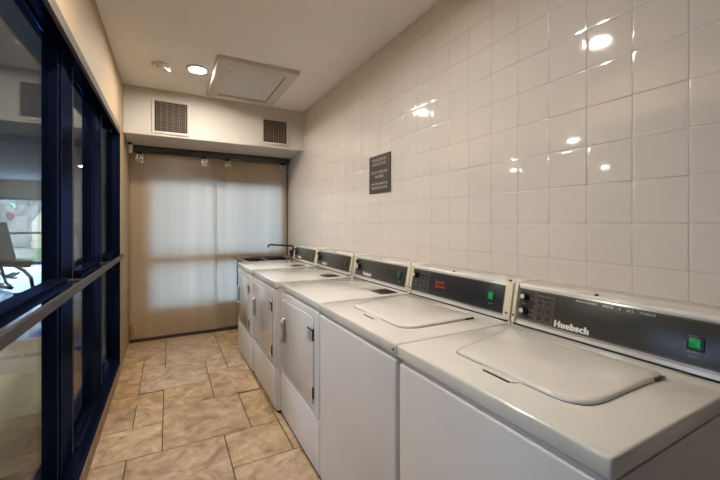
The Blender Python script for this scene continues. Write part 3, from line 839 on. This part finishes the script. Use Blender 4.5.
    def outline(ya, yb, va, vb, name='printed_box', t=.0011, m=ln):
        b = MB(); tv = t / LC
        for (q0, q1, w0, w1) in ((ya, ya + t, va, vb), (yb - t, yb, va, vb), (ya, yb, va, va + tv), (ya, yb, vb - tv, vb)):
            console_quad(b, q0, q1, w0, w1, .004, .0046)
        b.build(name, m, pan, smooth=False)
    def word(body, size, y, v, m=M['print'], **kw):
        text(pan, kw.pop('name', 'lettering'), body, size, cp(y, v, .0043), UX, UY, m, depth=.0003, **kw)
    outline(p0 + .002, p1 - .002, .165, .91, t=.0008)
    if detail == 'charcoal':
        knob(pan, p1 - .032, .73, .013); knob(pan, p1 - .034, .38, .013)
        word('TEMP', .009, p1 - .018, .53, ln); word('HOT', .008, p1 - .055, .68, ln); word('WARM', .008, p1 - .05, .40, ln); word('COLD', .008, p1 - .05, .30, ln)
        outline(p1 - .075, p1 - .004, .17, .91)
        outline(p1 - .152, p1 - .08, .17, .91)
        word('FABRIC SELECT', .009, p1 - .086, .80, ln)
        for i in range(3):
            for j in range(2): outline(p1 - .112 - .034 * j, p1 - .085 - .034 * j, .22 + .18 * i, .36 + .18 * i, 'selector_key')
        word('Huebsch', .032, p1 - .160, .19, name='logo_lettering', offset=.0008, sx=1.0, spacing=1.12, fat=.0026)
        word('PERMANENT   PRESS   &   ALL   FABRIC', .0095, p1 - .232, .845, M['print'], spacing=1.45)
        button(pan, p0 + .058, .525, .026, M['green'])
        word('START', .009, p0 + .076, .35, ln); word('PUSH', .008, p0 + .073, .275, ln)
    elif detail == 'black':
        knob(pan, p1 - .03, .72, .014); word('TEMP', .009, p1 - .02, .48, ln); word('WARM', .009, p1 - .02, .36, ln)
        word('WASH CYCLE', .0085, p1 - .075, .78, ln)
        for i in range(3):
            for j in range(2): outline(p1 - .103 - .036 * j, p1 - .075 - .036 * j, .22 + .17 * i, .36 + .17 * i, 'selector_key')
        outline(p1 - .146, p1 - .068, .18, .88)
        word('Speed', .026, p1 - .195, .575, M['red'], name='logo_lettering', sx=1.15); word('Queen', .026, p1 - .200, .43, M['red'], name='logo_lettering', sx=1.15)
        button(pan, p0 + .068, .56, .030, M['green'], False)
        word('START', .009, p0 + .083, .33, ln)
    else:
        knob(pan, p1 - .055, .55, .020, True)
        knob(pan, p1 - .025, .78, .009, False)
        word('DRY', .010, p1 - .09, .76, ln)
        word('Huebsch', .034, p1 - .125, .22, name='logo_lettering', offset=.001)
        button(pan, p0 + .07, .56, .030, M['green_dark'])
        word('START', .009, p0 + .083, .29, ln)
    return r

GW, GD = 'top-loading washers along the tiled wall', 'front-loading dryers along the tiled wall'
machine('washing_machine', .337, 1.011, .69, 'white top-load washer closest to the viewer, charcoal console with white lettering', 'washing machine', GW, M['charcoal'], 'charcoal')
machine('washing_machine', 1.011, 1.732, .69, 'white top-load washer with black console and red lettering', 'washing machine', GW, M['blackpanel'], 'black')
machine('clothes_dryer', 1.732, 2.46, .693, 'white dryer directly beside the black-console washer', 'dryer', GD, M['charcoal'], 'dryer')
machine('clothes_dryer', 2.492, 3.265, .664, 'white dryer in the middle of the three, between the other two dryers', 'dryer', GD, M['charcoal'], 'dryer')
machine('clothes_dryer', 3.265, 3.975, .652, 'white dryer at the far end beside the dark sink', 'dryer', GD, M['charcoal'], 'dryer')

# ------------------------------------------------------------------ utility sink
sk = thing('utility_sink', 'dark utility sink between the last dryer and the frosted doors', 'sink', (1.03, 4.36, 0))
sx0, sx1, sy0, sy1, szt = .735, 1.42, 4.0, 4.72, .925
def open_tub(b, x0, x1, y0, y1, zt, zb, w_):
    b.box(x0, x1, y0, y0 + w_, zb, zt, .004, 1).box(x0, x1, y1 - w_, y1, zb, zt, .004, 1).box(x0, x0 + w_, y0, y1, zb, zt, .004, 1).box(x1 - w_, x1, y0, y1, zb, zt, .004, 1).box(x0, x1, y0, y1, zb - .02, zb + .01)
b = MB(); open_tub(b, sx0 + .02, sx1 - .02, sy0 + .02, sy1 - .02, szt - .01, .56, .02); b.build('basin', M['sink'], sk)
b = MB(); e = .055
b.box(sx0, sx1, sy0, sy0 + e, szt - .03, szt, .008, 2).box(sx0, sx1, sy1 - e, sy1, szt - .03, szt, .008, 2).box(sx0, sx0 + e, sy0, sy1, szt - .03, szt, .008, 2).box(sx1 - .09, sx1, sy0, sy1, szt - .03, szt, .008, 2)
b.build('rim', M['sink_rim'], sk)
MB().box(1.03, 1.065, sy0 + .03, sy1 - .03, .58, szt - .012, .006, 2).build('divider', M['taupe'], sk)
for x in (sx0 + .05, sx1 - .05):
    for y in (sy0 + .05, sy1 - .05):
        MB().box(x - .02, x + .02, y - .02, y + .02, 0, .56, .004, 1).build('leg', M['sink'], sk)
fa = MB().cyl((1.40, 4.40, szt), (1.40, 4.40, szt + .10), .022, seg=20).tube([(1.40, 4.40, 1.02), (1.40, 4.40, 1.05), (1.385, 4.40, 1.065), (1.36, 4.40, 1.066), (1.115, 4.40, 1.088), (1.095, 4.40, 1.087), (1.083, 4.40, 1.075), (1.078, 4.40, 1.055)], .0105, 12).build('faucet', M['steel'], sk)
for y in (4.30, 4.50):
    MB().cyl((1.40, y, szt), (1.40, y, szt + .05), .014, seg=16).cyl((1.40, y, szt + .045), (1.40, y, szt + .075), .024, seg=16, bev=.004).build('tap_handle', M['blackplastic'], fa)

# ------------------------------------------------------------------ light
def area(name, loc, rot, sx, sy, power, rgb):
    l = bpy.data.lights.new(name, 'AREA'); l.shape = 'RECTANGLE'; l.size = sx; l.size_y = sy; l.energy = power; l.color = lin(rgb)[:3]
    o = bpy.data.objects.new(name, l); COL.objects.link(o); o.location = loc; o.rotation_euler = rot
    return o
# daylight arriving at the window behind the frosted doors
area('daylight_back_window', ((WX0 + WX1) / 2, 4.885, (WZ0 + WZ1) / 2), (R(-90), 0, 0), WX1 - WX0, WZ1 - WZ0, 33, (184, 216, 246))
# daylight at the gym's far window
area('daylight_gym_window', ((gx0 + gx1) / 2, GY + .3, 1.15), (R(-90), 0, 0), 1.3, 2.1, 120, (190, 215, 255))
area('fill_gym_side', (GX - .15, .3, 1.4), (0, R(-90), 0), 1.8, 4.7, 190, (180, 205, 255))  # added blue fill for the machine fronts, through the unseen window band
sun = bpy.data.lights.new('sun', 'SUN'); sun.energy = 6.0; sun.angle = R(2); sun.color = (1, .95, .88)
so = bpy.data.objects.new('sun', sun); COL.objects.link(so); so.rotation_euler = (R(48), 0, R(20))

wd = bpy.data.worlds.new('sky'); scene.world = wd; wd.use_nodes = True
bg = wd.node_tree.nodes['Background']; bg.inputs[0].default_value = lin((200, 222, 250)); bg.inputs[1].default_value = 2.2

# ------------------------------------------------------------------ camera
cam = bpy.data.cameras.new('camera'); cam.sensor_width = 36; cam.lens = 355 / 720 * 36; cam.shift_y = -16.5 / 720; cam.clip_start = .02; cam.clip_end = 200
co = bpy.data.objects.new('camera', cam); COL.objects.link(co); co.location = (0, 0, H)
co.rotation_euler = (R(90), 0, -math.atan(191 / 355))
scene.camera = co

vs = scene.view_settings
vs.view_transform = 'Standard'; vs.look = 'None'; vs.gamma = 1; vs.use_curve_mapping = False; vs.exposure = 0.28
cy = scene.cycles
cy.use_denoising = True
cy.max_bounces = 10; cy.diffuse_bounces = 6; cy.glossy_bounces = 6; cy.transparent_max_bounces = 16; cy.sample_clamp_indirect = 8
cy.caustics_reflective = False; cy.caustics_refractive = False
